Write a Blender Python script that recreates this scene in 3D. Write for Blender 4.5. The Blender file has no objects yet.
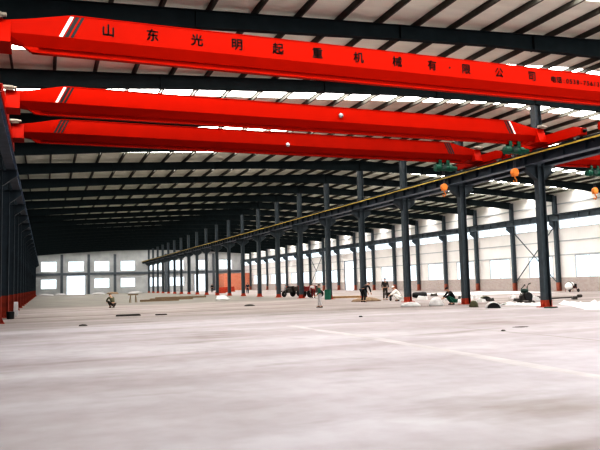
import bpy, bmesh, math, random
from mathutils import Vector, Matrix
random.seed(7)
scene = bpy.context.scene
COL = scene.collection
ORD = ['first','second','third','fourth','fifth','sixth','seventh','eighth','ninth','tenth','eleventh','twelfth','thirteenth',
       'fourteenth','fifteenth','sixteenth','seventeenth','eighteenth','nineteenth','twentieth','twenty-first','twenty-second',
       'twenty-third','twenty-fourth','twenty-fifth','twenty-sixth','twenty-seventh','twenty-eighth']

# ------------------------------------------------------------------ materials
def mat(name, c, rough=.6, var=.0, scale=4., metal=0., c2=None, bump=0., stretch=(1,1,1), detail=4., spec=.3):
    m = bpy.data.materials.new(name); m.use_nodes = True
    nt = m.node_tree; N = nt.nodes; L = nt.links
    b = N['Principled BSDF']
    b.inputs['Roughness'].default_value = rough; b.inputs['Metallic'].default_value = metal
    b.inputs['Specular IOR Level'].default_value = spec
    b.inputs['Base Color'].default_value = (*c, 1)
    if var or c2:
        tc = N.new('ShaderNodeTexCoord'); mp = N.new('ShaderNodeMapping'); mp.inputs['Scale'].default_value = stretch
        L.new(tc.outputs['Object'], mp.inputs[0])
        n = N.new('ShaderNodeTexNoise'); n.inputs['Scale'].default_value = scale; n.inputs['Detail'].default_value = detail
        L.new(mp.outputs[0], n.inputs['Vector'])
        r = N.new('ShaderNodeValToRGB'); r.color_ramp.elements[0].position = .3; r.color_ramp.elements[1].position = .7
        if c2 is None: c2 = tuple(max(0, x*(1-var)) for x in c)
        r.color_ramp.elements[0].color = (*c2, 1); r.color_ramp.elements[1].color = (*c, 1)
        L.new(n.outputs['Fac'], r.inputs[0]); L.new(r.outputs[0], b.inputs['Base Color'])
        if bump:
            bp = N.new('ShaderNodeBump'); bp.inputs['Strength'].default_value = bump
            L.new(n.outputs['Fac'], bp.inputs['Height']); L.new(bp.outputs[0], b.inputs['Normal'])
    return m

M = {}
M['steel']   = mat('slate steel paint', (.055,.070,.080), .5, .3, 3.)
M['steel2']  = mat('wall steel paint', (.085,.105,.12), .55, .25, 3.)  # slate paint lightened to put haze on the far wall steel
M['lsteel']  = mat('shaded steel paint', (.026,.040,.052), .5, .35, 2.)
M['rafter']  = mat('dark rafter paint', (.018,.027,.030), .7, .3, 2., spec=.1)
M['purlin']  = mat('purlin paint', (.095,.092,.078), .65, .3, 3., spec=.15)
M['girder']  = mat('runway girder paint', (.022,.032,.045), .5, .3, 2.)
M['lgirder'] = mat('blue grey girder paint', (.13,.18,.26), .5, .5, .6)
M['flange']  = mat('lit grey flange', (.12,.14,.17), .5, .3, 2.)  # girder colour lightened to paint the light along the bottom flange
M['yellow']  = mat('yellow conductor', (.50,.36,.07), .5, .35, 2.)
M['redlead'] = mat('red lead primer', (.42,.055,.022), .6, .35, 5.)
M['hazedred'] = mat('hazed red primer', (.36,.11,.07), .65, .35, 3.)  # red lead paled to put haze on the wall column feet
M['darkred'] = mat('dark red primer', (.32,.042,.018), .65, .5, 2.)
M['crane']   = mat('orange red crane paint', (.40,.0100,.0008), .5, .06, 1.5, spec=.05)
M['crane3']  = mat('shaded red crane paint', (.28,.0075,.0009), .5, .08, 1.5, spec=.05)  # crane paint darkened for the shade on the third crane
M['white']   = mat('white paint', (.80,.80,.78), .5, .08, 5.)
M['black']   = mat('black paint', (.012,.012,.013), .5, .2, 5.)
M['letter']  = mat('dark lettering paint', (.045,.012,.008), .5, .2, 5.)
M['green']   = mat('green hoist paint', (.008,.085,.05), .45, .3, 4.)
M['orange']  = mat('orange hook paint', (.78,.26,.05), .5, .25, 6.)
M['grey']    = mat('machine grey', (.35,.36,.36), .5, .2, 5.)
M['motor']   = mat('dusty pale motor paint', (.30,.27,.22), .6, .5, 9.)
M['rope']    = mat('steel rope', (.10,.10,.11), .5, .2, 9.)
M['brown']   = mat('timber', (.36,.22,.11), .75, .4, 6., stretch=(1,8,8))
M['beam']    = mat('weathered timber', (.20,.14,.09), .8, .4, 6., stretch=(1,8,8))
M['soil']    = mat('dug soil', (.30,.21,.14), .95, .45, 6., bump=.6)
M['sheet']   = mat('white plastic sheet', (.62,.61,.60), .5, .2, 3., bump=.3)
M['dgreen']  = mat('dark green sheet', (.03,.06,.05), .6, .4, 5.)
M['rubber']  = mat('rubber', (.014,.014,.015), .8, .2, 8.)
M['maroon']  = mat('maroon paint', (.20,.022,.020), .55, .35, 5.)
M['engine']  = mat('oily engine metal', (.055,.048,.042), .55, .4, 8.)
M['skin']    = mat('skin', (.42,.24,.16), .6, .08, 8.)
M['hair']    = mat('black hair', (.010,.009,.009), .7, .2, 12.)
M['cblack']  = mat('black cloth', (.014,.015,.018), .85, .3, 10.)
M['cdark']   = mat('dark brown cloth', (.045,.036,.030), .85, .3, 10.)
M['cgreen']  = mat('green cloth', (.02,.12,.08), .85, .3, 10.)
M['cgrey']   = mat('light grey cloth', (.48,.46,.46), .85, .2, 10.)
M['cwhite']  = mat('white cloth', (.80,.79,.76), .85, .1, 10.)
M['cnavy']   = mat('navy cloth', (.02,.03,.05), .85, .3, 10.)
M['colive']  = mat('olive cloth', (.10,.10,.06), .85, .3, 10.)
M['frame']   = mat('window frame grey', (.42,.44,.45), .5, .1, 5.)
M['roof']    = mat('roof lining', (.74,.77,.67), .75, .15, .6, stretch=(1,3,1))
M['wleft']   = mat('dark side wall sheet', (.035,.045,.055), .7, .3, 1.2)  # dark blue grey is the sheet's own colour
M['wfar']    = mat('grey gable wall sheet', (.40,.41,.41), .7, .25, .5)
M['band']    = mat('dark wall girt', (.10,.115,.13), .6, .2, 2.)

def ribbed_wall():
    m = mat('ribbed beige wall sheet', (.77,.745,.72), .6, .08, .5)
    nt = m.node_tree; N = nt.nodes; L = nt.links; b = N['Principled BSDF']
    tc = N.new('ShaderNodeTexCoord'); w = N.new('ShaderNodeTexWave'); w.bands_direction = 'Y'; w.inputs['Scale'].default_value = 1.0
    L.new(tc.outputs['Object'], w.inputs['Vector'])
    bp = N.new('ShaderNodeBump'); bp.inputs['Strength'].default_value = .15; bp.inputs['Distance'].default_value = .03
    L.new(w.outputs['Fac'], bp.inputs['Height']); L.new(bp.outputs[0], b.inputs['Normal'])
    return m
M['wright'] = ribbed_wall()

def brick(name, a, b_, mortar, scale):
    m = bpy.data.materials.new(name); m.use_nodes = True
    nt = m.node_tree; N = nt.nodes; L = nt.links; b = N['Principled BSDF']; b.inputs['Roughness'].default_value = .85
    g = N.new('ShaderNodeNewGeometry'); s = N.new('ShaderNodeSeparateXYZ'); ad = N.new('ShaderNodeMath'); ad.operation = 'ADD'; c = N.new('ShaderNodeCombineXYZ')
    L.new(g.outputs['Position'], s.inputs[0]); L.new(s.outputs[0], ad.inputs[0]); L.new(s.outputs[1], ad.inputs[1]); L.new(ad.outputs[0], c.inputs[0]); L.new(s.outputs[2], c.inputs[1])
    t = N.new('ShaderNodeTexBrick'); t.inputs['Scale'].default_value = scale
    t.inputs['Color1'].default_value = (*a,1); t.inputs['Color2'].default_value = (*b_,1); t.inputs['Mortar'].default_value = (*mortar,1)
    L.new(c.outputs[0], t.inputs['Vector']); L.new(t.outputs['Color'], b.inputs['Base Color'])
    return m
M['dado']  = brick('grey pink brick dado', (.36,.29,.27), (.42,.36,.33), (.5,.47,.45), 2.2)
M['brick'] = brick('orange red brick', (.52,.14,.07), (.60,.19,.10), (.55,.38,.30), 1.6)

def floor_mat():
    m = bpy.data.materials.new('pale mottled concrete'); m.use_nodes = True
    nt = m.node_tree; N = nt.nodes; L = nt.links; b = N['Principled BSDF']
    b.inputs['Roughness'].default_value = .72; b.inputs['Specular IOR Level'].default_value = .2
    tc = N.new('ShaderNodeTexCoord')
    def noise(scale, stretch, detail=5, loc=(0,0,0)):
        mp = N.new('ShaderNodeMapping'); mp.inputs['Scale'].default_value = stretch; mp.inputs['Location'].default_value = loc
        L.new(tc.outputs['Object'], mp.inputs[0])
        n = N.new('ShaderNodeTexNoise'); n.inputs['Scale'].default_value = scale; n.inputs['Detail'].default_value = detail
        L.new(mp.outputs[0], n.inputs['Vector']); return n.outputs['Fac']
    def ramp(f, p0, c0, p1, c1):
        r = N.new('ShaderNodeValToRGB'); e = r.color_ramp.elements
        e[0].position = p0; e[0].color = (*c0,1); e[1].position = p1; e[1].color = (*c1,1)
        L.new(f, r.inputs[0]); return r.outputs[0]
    def mix(f, a, c, mode='MIX'):
        x = N.new('ShaderNodeMix'); x.data_type = 'RGBA'; x.blend_type = mode
        if isinstance(f, float): x.inputs[0].default_value = f
        else: L.new(f, x.inputs[0])
        L.new(a, x.inputs[6]); L.new(c, x.inputs[7]); return x.outputs[2]
    base = ramp(noise(.35,(1,1,1),6), .3, (.303,.285,.299), .7, (.373,.355,.375))
    # broad smears lying across the hall (trowelled pours) and finer mottling
    smear = ramp(noise(.30,(.12,1,1),4,(3,1,0)), .40, (.80,.77,.75), .58, (1,1,1))
    c = mix(1., base, smear, 'MULTIPLY')
    fine = ramp(noise(2.2,(1,1,1),8,(9,2,0)), .3, (.90,.88,.87), .62, (1,1,1))
    c = mix(1., c, fine, 'MULTIPLY')
    stain = ramp(noise(.55,(.35,1,1),6,(1,7,0)), .30, (.70,.66,.62), .42, (1,1,1))
    c = mix(1., c, stain, 'MULTIPLY')
    # darker, browner concrete farther from the camera
    dw = N.new('ShaderNodeMath'); dw.operation = 'MULTIPLY_ADD'
    s0 = N.new('ShaderNodeSeparateXYZ'); L.new(tc.outputs['Object'], s0.inputs[0])
    L.new(noise(.22,(.25,1,1),5,(5,2,0)), dw.inputs[0]); dw.inputs[1].default_value = 16.; L.new(s0.outputs[1], dw.inputs[2])
    dm = N.new('ShaderNodeMapRange'); dm.inputs[1].default_value = 33; dm.inputs[2].default_value = 42; L.new(dw.outputs[0], dm.inputs[0])
    far_tone = ramp(noise(.5,(.18,1,1),6,(2,9,0)), .35, (.62,.55,.48), .62, (.92,.86,.80))
    c = mix(dm.outputs[0], c, mix(1., c, far_tone, 'MULTIPLY'))
    # unpoured greyish ground farther down the crane bay
    s = N.new('ShaderNodeSeparateXYZ'); L.new(tc.outputs['Object'], s.inputs[0])
    w = N.new('ShaderNodeMath'); w.operation = 'MULTIPLY_ADD'; L.new(noise(.25,(1,1,1),3), w.inputs[0]); w.inputs[1].default_value = 5.; L.new(s.outputs[1], w.inputs[2])
    far = ramp(w.outputs[0], 0, (0,0,0), 1, (1,1,1))
    mr = N.new('ShaderNodeMapRange'); mr.inputs[1].default_value = 60.5; mr.inputs[2].default_value = 62.5; L.new(w.outputs[0], mr.inputs[0])
    mx = N.new('ShaderNodeMapRange'); mx.inputs[1].default_value = 27; mx.inputs[2].default_value = 23; L.new(s.outputs[0], mx.inputs[0])
    mm = N.new('ShaderNodeMath'); mm.operation = 'MULTIPLY'; L.new(mr.outputs[0], mm.inputs[0]); L.new(mx.outputs[0], mm.inputs[1])
    ground = ramp(noise(.5,(.5,1,1),6), .3, (.105,.095,.080), .7, (.185,.168,.145))
    c = mix(mm.outputs[0], c, ground)
    L.new(c, b.inputs['Base Color'])
    bp = N.new('ShaderNodeBump'); bp.inputs['Strength'].default_value = .12; L.new(noise(3,(1,1,1),8), bp.inputs['Height']); L.new(bp.outputs[0], b.inputs['Normal'])
    return m
M['floor'] = floor_mat()
M['joint'] = mat('pale joint filler', (.40,.375,.375), .8, .25, 1.)
M['joint2'] = mat('dusty joint filler', (.30,.275,.26), .8, .3, 1.)

def glass():
    m = bpy.data.materials.new('clear pane'); m.use_nodes = True
    nt = m.node_tree; N = nt.nodes; L = nt.links; N.remove(N['Principled BSDF'])
    t = N.new('ShaderNodeBsdfTransparent'); t.inputs[0].default_value = (.96,.98,.98,1)
    g = N.new('ShaderNodeBsdfGlossy'); g.inputs['Roughness'].default_value = .05
    x = N.new('ShaderNodeMixShader'); x.inputs[0].default_value = .04
    L.new(t.outputs[0], x.inputs[1]); L.new(g.outputs[0], x.inputs[2]); L.new(x.outputs[0], N['Material Output'].inputs[0])
    return m
M['glass'] = glass()
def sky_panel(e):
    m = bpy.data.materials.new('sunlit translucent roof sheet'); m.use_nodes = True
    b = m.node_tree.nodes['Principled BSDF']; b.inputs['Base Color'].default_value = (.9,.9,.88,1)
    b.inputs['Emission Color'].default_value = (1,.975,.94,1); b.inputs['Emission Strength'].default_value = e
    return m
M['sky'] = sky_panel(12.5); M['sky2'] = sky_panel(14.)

# ------------------------------------------------------------------ mesh helpers
class MB:
    def __init__(s): s.v = []; s.f = []
    def add(s, vs, fs):
        o = len(s.v); s.v += [tuple(v) for v in vs]; s.f += [tuple(i+o for i in f) for f in fs]; return s
    def box(s, x0, x1, y0, y1, z0, z1):
        return s.add([(x0,y0,z0),(x1,y0,z0),(x1,y1,z0),(x0,y1,z0),(x0,y0,z1),(x1,y0,z1),(x1,y1,z1),(x0,y1,z1)],
                     [(0,3,2,1),(4,5,6,7),(0,1,5,4),(1,2,6,5),(2,3,7,6),(3,0,4,7)])
    def prism(s, pts, axis, a, b):
        n = len(pts)
        def P(p, t): return {'x': (t,p[0],p[1]), 'y': (p[0],t,p[1]), 'z': (p[0],p[1],t)}[axis]
        vs = [P(p,a) for p in pts] + [P(p,b) for p in pts]
        fs = [tuple(range(n))[::-1], tuple(range(n,2*n))] + [(i,(i+1)%n,n+(i+1)%n,n+i) for i in range(n)]
        return s.add(vs, fs)
    def loft(s, rings, cap=True):
        n = len(rings[0]); vs = [p for r in rings for p in r]; fs = []
        for k in range(len(rings)-1):
            for i in range(n): fs.append((k*n+i, k*n+(i+1)%n, (k+1)*n+(i+1)%n, (k+1)*n+i))
        if cap: fs += [tuple(range(n))[::-1], tuple((len(rings)-1)*n+i for i in range(n))]
        return s.add(vs, fs)
    def tube(s, pts, r, n=8):
        pts = [Vector(p) for p in pts]; rs = r if isinstance(r, (list,tuple)) else [r]*len(pts); rings = []
        for i, p in enumerate(pts):
            d = (pts[min(i+1,len(pts)-1)] - pts[max(i-1,0)]).normalized()
            u = d.cross(Vector((0,0,1)) if abs(d.z) < .9 else Vector((1,0,0))).normalized(); w = d.cross(u)
            rings.append([p + u*math.cos(2*math.pi*k/n)*rs[i] + w*math.sin(2*math.pi*k/n)*rs[i] for k in range(n)])
        return s.loft(rings)
    def lathe(s, prof, c=(0,0,0), axis='z', n=20):
        rings = []
        for r, t in prof:
            ring = []
            for k in range(n):
                a = 2*math.pi*k/n; p, q = r*math.cos(a), r*math.sin(a)
                ring.append({'z': (c[0]+p,c[1]+q,c[2]+t), 'x': (c[0]+t,c[1]+p,c[2]+q), 'y': (c[0]+p,c[1]+t,c[2]+q)}[axis])
            rings.append(ring)
        return s.loft(rings)
    def ball(s, c, r, n=12, m=8, zmin=-1.):
        rings = []
        for j in range(m+1):
            t = zmin + (1-zmin)*j/m if zmin > -1 else -math.cos(math.pi*j/m)
            t = max(-.999, min(.999, t)); q = math.sqrt(1-t*t)
            rings.append([(c[0]+r[0]*q*math.cos(2*math.pi*k/n), c[1]+r[1]*q*math.sin(2*math.pi*k/n), c[2]+r[2]*t) for k in range(n)])
        return s.loft(rings)
    def build(s, name, m, parent=None, smooth=False, bevel=0, loc=None):
        me = bpy.data.meshes.new(name); me.from_pydata(s.v, [], s.f); me.update()
        bm = bmesh.new(); bm.from_mesh(me); bmesh.ops.recalc_face_normals(bm, faces=bm.faces); bm.to_mesh(me); bm.free()
        if smooth:
            for p in me.polygons: p.use_smooth = True
        me.materials.append(m)
        o = bpy.data.objects.new(name, me); COL.objects.link(o)
        if parent: o.parent = parent
        if loc: o.location = loc
        if bevel:
            b = o.modifiers.new('Bevel', 'BEVEL'); b.width = bevel; b.segments = 2; b.limit_method = 'ANGLE'
        return o

def tag(o, label, cat, group=None, kind=None):
    o['label'] = label; o['category'] = cat
    if group: o['group'] = group
    if kind: o['kind'] = kind
    return o
def thing(name, label, cat, loc=(0,0,0), rz=0., group=None, kind=None):
    o = bpy.data.objects.new(name, None); COL.objects.link(o); o.location = loc; o.rotation_euler = (0,0,rz)
    o.empty_display_size = .2
    return tag(o, label, cat, group, kind)
def dup(o, parent=None):
    c = o.copy(); COL.objects.link(c)
    if parent: c.parent = parent
    for ch in list(o.children): dup(ch, c)
    return c
def repeat(proto, used, loc, label, rz=None):
    o = dup(proto) if used else proto
    o.location = loc; o['label'] = label
    if rz is not None: o.rotation_euler = (0,0,rz)
    return o

# ------------------------------------------------------------------ layout (metres; x across, y down the hall)
S = 7.0; Y0 = 27.63
def FY(k): return Y0 + S*k
XL, XM, XR = -2.15, 24.05, 50.2
YN, YF = FY(-5), 174.8
def top(x): return 11.40 - .05*abs(x-XM)
BOT = [(-1.95,9.35),(4.5,9.85),(12,10.28),(16,10.46),(22,10.55),(XM,10.58)]
BOT = BOT + [(2*XM-x, z) for x, z in BOT[::-1][1:]]

# ------------------------------------------------------------------ room shell
fl = MB(); fl.box(XL-1.0, XR+.6, YN-4, YF+.3, -.2, 0)
tag(fl.build('floor', M['floor']), 'wide pale concrete floor with stains and slab joints', 'floor', kind='structure')
def strip(path, w, h, name, m, label):
    b = MB(); n = len(path); vs = []; fs = []
    for i, (x, y) in enumerate(path):
        ww = w*(.7+.6*random.random())
        vs += [(x-ww/2,y,.0005),(x-ww*.2,y,h),(x+ww*.2,y,h),(x+ww/2,y,.0005)]
    for i in range(n-1):
        for j in range(3): fs.append((4*i+j,4*i+j+1,4*i+5+j,4*i+4+j))
    b.add(vs, fs); return tag(b.build(name, m), label, 'floor joint', kind='structure')
def wob(x, ys, a=.06): return [(x+random.uniform(-a,a), y) for y in ys]
ys = [-8+1.2*i for i in range(27)]
strip([(8.05+.045*(y-8)*(1 if y<17 else 0)+ (.4 if y>=17 else 0)+random.uniform(-.03,.03), y) for y in ys], .34, .010, 'trim_1', M['joint'], 'pale filled joint running down the concrete floor near the camera')
strip(wob(12.5, ys), .12, .006, 'trim_2', M['joint2'], 'dusty slab joint running down the floor beyond the pale joint')

# roof sheets with gaps for the skylight strips
SK0, SK1 = 2.75, 4.30
def roof_z(x): return top(x)+.205
ye = [YN]; gaps = []
for k in range(-5, 21):
    gaps.append({-2:(16.3,17.65), -1:(24.6,25.8), 0:(29.9,31.3)}.get(k, (FY(k)+2.9, FY(k)+4.2)))
for side, (xa, xb) in (('a', (XL-.6, XM)), ('b', (XM, XR+.5))):
    b = MB(); y = YN
    segs = []
    for g0, g1 in gaps: segs.append((y, g0)); y = g1
    segs.append((y, YF))
    for y0, y1 in segs:
        b.prism([(xa,roof_z(xa)),(xb,roof_z(xb)),(xb,roof_z(xb)+.06),(xa,roof_z(xa)+.06)], 'y', y0, y1)
    tag(b.build('ceiling', M['roof']), 'beige lined sheet roof slope above the ' + ('cranes' if side=='a' else 'windowed bay'), 'roof', kind='structure')
    for i, (g0, g1) in enumerate(gaps):
        b = MB(); b.prism([(xa,roof_z(xa)+.01),(xb,roof_z(xb)+.01),(xb,roof_z(xb)+.03),(xa,roof_z(xa)+.03)], 'y', g0, g1)
        tag(b.build('skylight', M['sky' if side=='a' else 'sky2']), 'glowing translucent skylight strip over the %s, %s roof bay %s' % ('cranes' if side=='a' else 'windowed bay', ORD[i-3] if i > 2 else ORD[i], 'down the hall from the camera' if i > 2 else 'in from the open hall end'),
            'skylight', 'translucent roof skylight strips', 'structure')

def wall_cells(us, vs, holes, P, thick):
    """rectangular wall of boxes over a grid of breakpoints, leaving the holes open"""
    b = MB()
    for j in range(len(vs)-1):
        run = None
        for i in range(len(us)):
            solid = False
            if i < len(us)-1:
                cu, cv = (us[i]+us[i+1])/2, (vs[j]+vs[j+1])/2
                solid = not any(h[0] < cu < h[1] and h[2] < cv < h[3] for h in holes)
            if solid and run is None: run = us[i]
            if not solid and run is not None:
                P(b, run, us[i], vs[j], vs[j+1], thick); run = None
    return b
def grid(holes, u0, u1, v0, v1, extra=()):
    us = sorted(set([u0,u1]+[h[i] for h in holes for i in (0,1)])); vs = sorted(set([v0,v1]+list(extra)+[h[i] for h in holes for i in (2,3)]))
    return us, vs
# side wall behind the near columns (no windows)
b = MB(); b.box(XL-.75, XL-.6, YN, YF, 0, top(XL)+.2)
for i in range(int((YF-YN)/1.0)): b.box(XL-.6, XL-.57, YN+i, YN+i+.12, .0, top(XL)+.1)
tag(b.build('wall_left', M['wleft']), 'dark ribbed side wall behind the near column row', 'wall', kind='structure')

# windowed side wall
win = []; rib = []; door = None
for k in range(3, 21):
    y = FY(k)
    if k == 11: door = (y+.3, y+4.9, 0, 5.05)
    else: win.append((y+1.05, y+4.85, 1.4, 3.68))
    rib.append((y+.16, y+S-.16, 6.5, 7.42))
holes = win + rib + [door]
us, vs = grid(holes, YN, YF, 1.4, 10.4)
P = lambda b, u0, u1, v0, v1, t: b.box(XR+.3, XR+.3+t, u0, u1, v0, v1)
o = wall_cells(us, vs, holes, P, .1).build('wall_right', M['wright'])
tag(o, 'pale beige sheet side wall with two rows of windows', 'wall', kind='structure')
b = MB(); b.box(XR+.2, XR+.45, YN, door[0], 0, 1.4); b.box(XR+.2, XR+.45, door[1], YF, 0, 1.4)
tag(b.build('baseboard_right', M['dado']), 'low brick dado along the foot of the windowed side wall', 'dado', kind='structure')
for i, (z, h) in enumerate(((3.75,.05),(5.2,.05),(9.1,.06))):
    b = MB(); b.box(XR+.22, XR+.3, YN, YF, z-h, z+h)
    tag(b.build('trim_%d' % (3+i), M['frame']), ('lower','middle','topmost')[i] + ' thin horizontal girt along the windowed side wall', 'girt', kind='structure')

def make_window(n, w, h, axis, lab, cat='window', mull=1, fr=.07):
    """frame, mullions and panes; local u along wall from 0..w, v 0..h"""
    t = thing('window_%d' % n, lab, cat, kind='structure')
    def bx(b, u0, u1, v0, v1, d0, d1):
        return b.box(d0,d1,u0,u1,v0,v1) if axis == 'y' else b.box(u0,u1,d0,d1,v0,v1)
    b = MB(); bx(b,0,fr,0,h,-.04,.06); bx(b,w-fr,w,0,h,-.04,.06); bx(b,fr,w-fr,0,fr,-.04,.06); bx(b,fr,w-fr,h-fr,h,-.04,.06)
    b.build('window_frame', M['frame'], t)
    for q in range(mull):
        u = w*(q+1)/(mull+1); b = MB(); bx(b,u-.02,u+.02,fr,h-fr,-.02,.03); b.build('mullion', M['frame'], t)
    for q in range(mull+1):
        u0 = w*q/(mull+1); u1 = w*(q+1)/(mull+1)
        b = MB(); bx(b,u0+.02,u1-.02,fr*.8,h-fr*.8,.0,.006); b.build('pane', M['glass'], t)
    return t
proto = make_window(1, 3.8, 2.28, 'y', '')
wn = 0
for i, (u0,u1,v0,v1) in enumerate(win):
    o = repeat(proto, i > 0, (XR+.33,u0,v0), 'bright lower window of the windowed side wall, %s from the camera end' % ORD[i]); wn += 1; o.name = 'window_%d' % wn
    o['group'] = 'lower side wall windows'
proto = make_window(99, S-.32, .92, 'y', '', mull=2, fr=.04)
for i, (u0,u1,v0,v1) in enumerate(rib):
    o = repeat(proto, i > 0, (XR+.33,u0,v0), 'bright high ribbon window of the windowed side wall, %s from the camera end' % ORD[i]); wn += 1; o.name = 'window_%d' % wn
    o['group'] = 'high ribbon windows'
def make_door(n, w, h, axis, lab, loc):
    t = thing('door_%d' % n, lab, 'door', loc, kind='structure'); b = MB()
    for a in ((-.1,.0,0,h+.1),(w,w+.1,0,h+.1),(0,w,h,h+.1)):
        if axis == 'y': b.box(-.08,.1,a[0],a[1],a[2],a[3])
        else: b.box(a[0],a[1],-.1,.08,a[2],a[3])
    b.build('door_frame', M['band'], t)
    return t
make_door(1, door[1]-door[0], 5.05, 'y', 'tall bright open doorway in the windowed side wall', (XR+.33,door[0],0))

# far gable wall
fw_up = [(-.9,2.7),(5.4,9.1),(11.6,15.25),(18.0,21.6),(25.0,28.4),(30.4,34.2),(37.2,40.6),(43.6,47.2)]
fw_lo = [(-.9,2.7),(11.6,15.25),(18.0,21.6),(25.0,28.4),(30.4,34.2)]
fholes = [(a,c,5.7,8.2) for a, c in fw_up] + [(a,c,1.5,3.85) for a, c in fw_lo] + [(5.1,9.4,0,4.6),(37.0,40.4,0,4.4)]
us, vs = grid(fholes, XL-.7, XR+.5, 0, 9.9)
P = lambda b, u0, u1, v0, v1, t: b.box(u0, u1, YF, YF+t, v0, v1)
b = wall_cells(us, vs, fholes, P, .15)
b.prism([(XL-.7,9.9),(XR+.5,9.9),(XR+.5,roof_z(XR+.5)),(XM,roof_z(XM)),(XL-.7,roof_z(XL-.7))], 'y', YF, YF+.15)
tag(b.build('wall_back', M['wfar']), 'grey gable wall far down the hall with bright windows', 'wall', kind='structure')
pu = make_window(98, 3.6, 2.5, 'x', ''); pl = make_window(97, 3.6, 2.35, 'x', '')
for i, (a, c) in enumerate(fw_up):
    o = repeat(pu, i > 0, (a,YF+.05,5.7), 'small bright upper window of the far gable wall, %s from the dark side wall' % ORD[i]); wn += 1; o.name = 'window_%d' % wn
    o.scale = ((c-a)/3.6,1,1); o['group'] = 'upper gable windows'
for i, (a, c) in enumerate(fw_lo):
    o = repeat(pl, i > 0, (a,YF+.05,1.5), 'small bright lower window of the far gable wall, %s from the dark side wall' % ORD[i]); wn += 1; o.name = 'window_%d' % wn
    o.scale = ((c-a)/3.6,1,1); o['group'] = 'lower gable windows'
make_door(2, 4.3, 4.6, 'x', 'bright open doorway in the far gable wall under the cranes', (5.1,YF,0))
make_door(3, 3.4, 4.4, 'x', 'bright open doorway in the far gable wall of the windowed bay', (37.0,YF,0))
b = MB(); b.box(XL-.6, XR+.3, YF-.2, YF, 4.75, 5.35)
tag(b.build('trim_6', M['band']), 'dark horizontal girt across the far gable wall between window rows', 'girt', kind='structure')
for i, x in enumerate((3.9,10.25,16.6,29.4,35.6,42.1)):
    b = MB(); b.box(x-.3,x+.3,YF-.35,YF-.33,0,9.9); b.box(x-.3,x+.3,YF-.02,YF,0,9.9); b.box(x-.02,x+.02,YF-.35,YF,0,9.9)
    tag(b.build('wall_post', M['band']), 'dark steel post against the far gable wall, %s from the dark side wall' % ORD[i], 'column', 'gable posts')
b = MB(); b.box(43.3, XR+.2, 168.0, 168.24, 0, 4.4); b.box(43.3,43.54,168.24,YF-.1,0,4.4)
tag(b.build('wall_partition', M['brick']), 'low orange red brick room wall in the far corner', 'wall', kind='structure')

# ------------------------------------------------------------------ rafters, purlins
def off(poly, dz): return [(x, z+dz) for x, z in poly]
def ribbon(b, line, t, y0, y1):
    n = len(line); pts = line + [(x,z-t) for x, z in line[::-1]]
    for i in range(n-1):
        (x0,z0),(x1,z1) = line[i], line[i+1]
        b.prism([(x0,z0),(x1,z1),(x1,z1-t),(x0,z0-t)], 'y', y0, y1)
tl = [(-1.95,top(-1.95)),(XM,top(XM)),(2*XM+1.95,top(-1.95))]
b = MB()
ribbon(b, tl, .02, -.125, .125); ribbon(b, off(BOT,.02), .02, -.125, .125)
for i in range(len(BOT)-1):
    (x0,z0),(x1,z1) = BOT[i], BOT[i+1]
    b.prism([(x0,z0),(x1,z1),(x1,top(x1)-.01),(x0,top(x0)-.01)], 'y', -.012, .012)
for x in (-1.95, 4.5, 12, 18, XM, 30, 36, 43.6, 2*XM+1.95):
    zb = next(z0+(z1-z0)*(x-x0)/(x1-x0) for (x0,z0),(x1,z1) in zip(BOT,BOT[1:]) if x0-1e-6 <= x <= x1+1e-6)
    b.box(x-.015,x+.015,-.13,.13,zb-.02,top(x))
rme = None
for i, k in enumerate(range(-1, 21)):
    if rme is None: o = b.build('roof_rafter', M['rafter']); rme = o
    else: o = rme.copy(); COL.objects.link(o)
    o.location = (0, FY(k), 0)
    tag(o, 'dark steel roof rafter spanning both bays, %s frame from the camera' % ORD[i], 'rafter', 'roof rafters')
pb = MB(); pb.box(-.012,.012,YN,YF,0,.2); pb.box(-.06,.012,YN,YF,.19,.2); pb.box(-.012,.06,YN,YF,0,.012)
pme = None
for side in (0,1):
    for j in range(17):
        x = XM - .45 - 1.553*j
        if side: x = 2*XM - x
        if pme is None: o = pb.build('roof_purlin', M['purlin']); pme = o
        else: o = pme.copy(); COL.objects.link(o)
        o.location = (x,0,top(x))
        tag(o, 'thin dark roof purlin over the %s, %s down from the ridge' % ('windowed bay' if side else 'cranes', ORD[j]), 'purlin', 'roof purlins')

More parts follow.
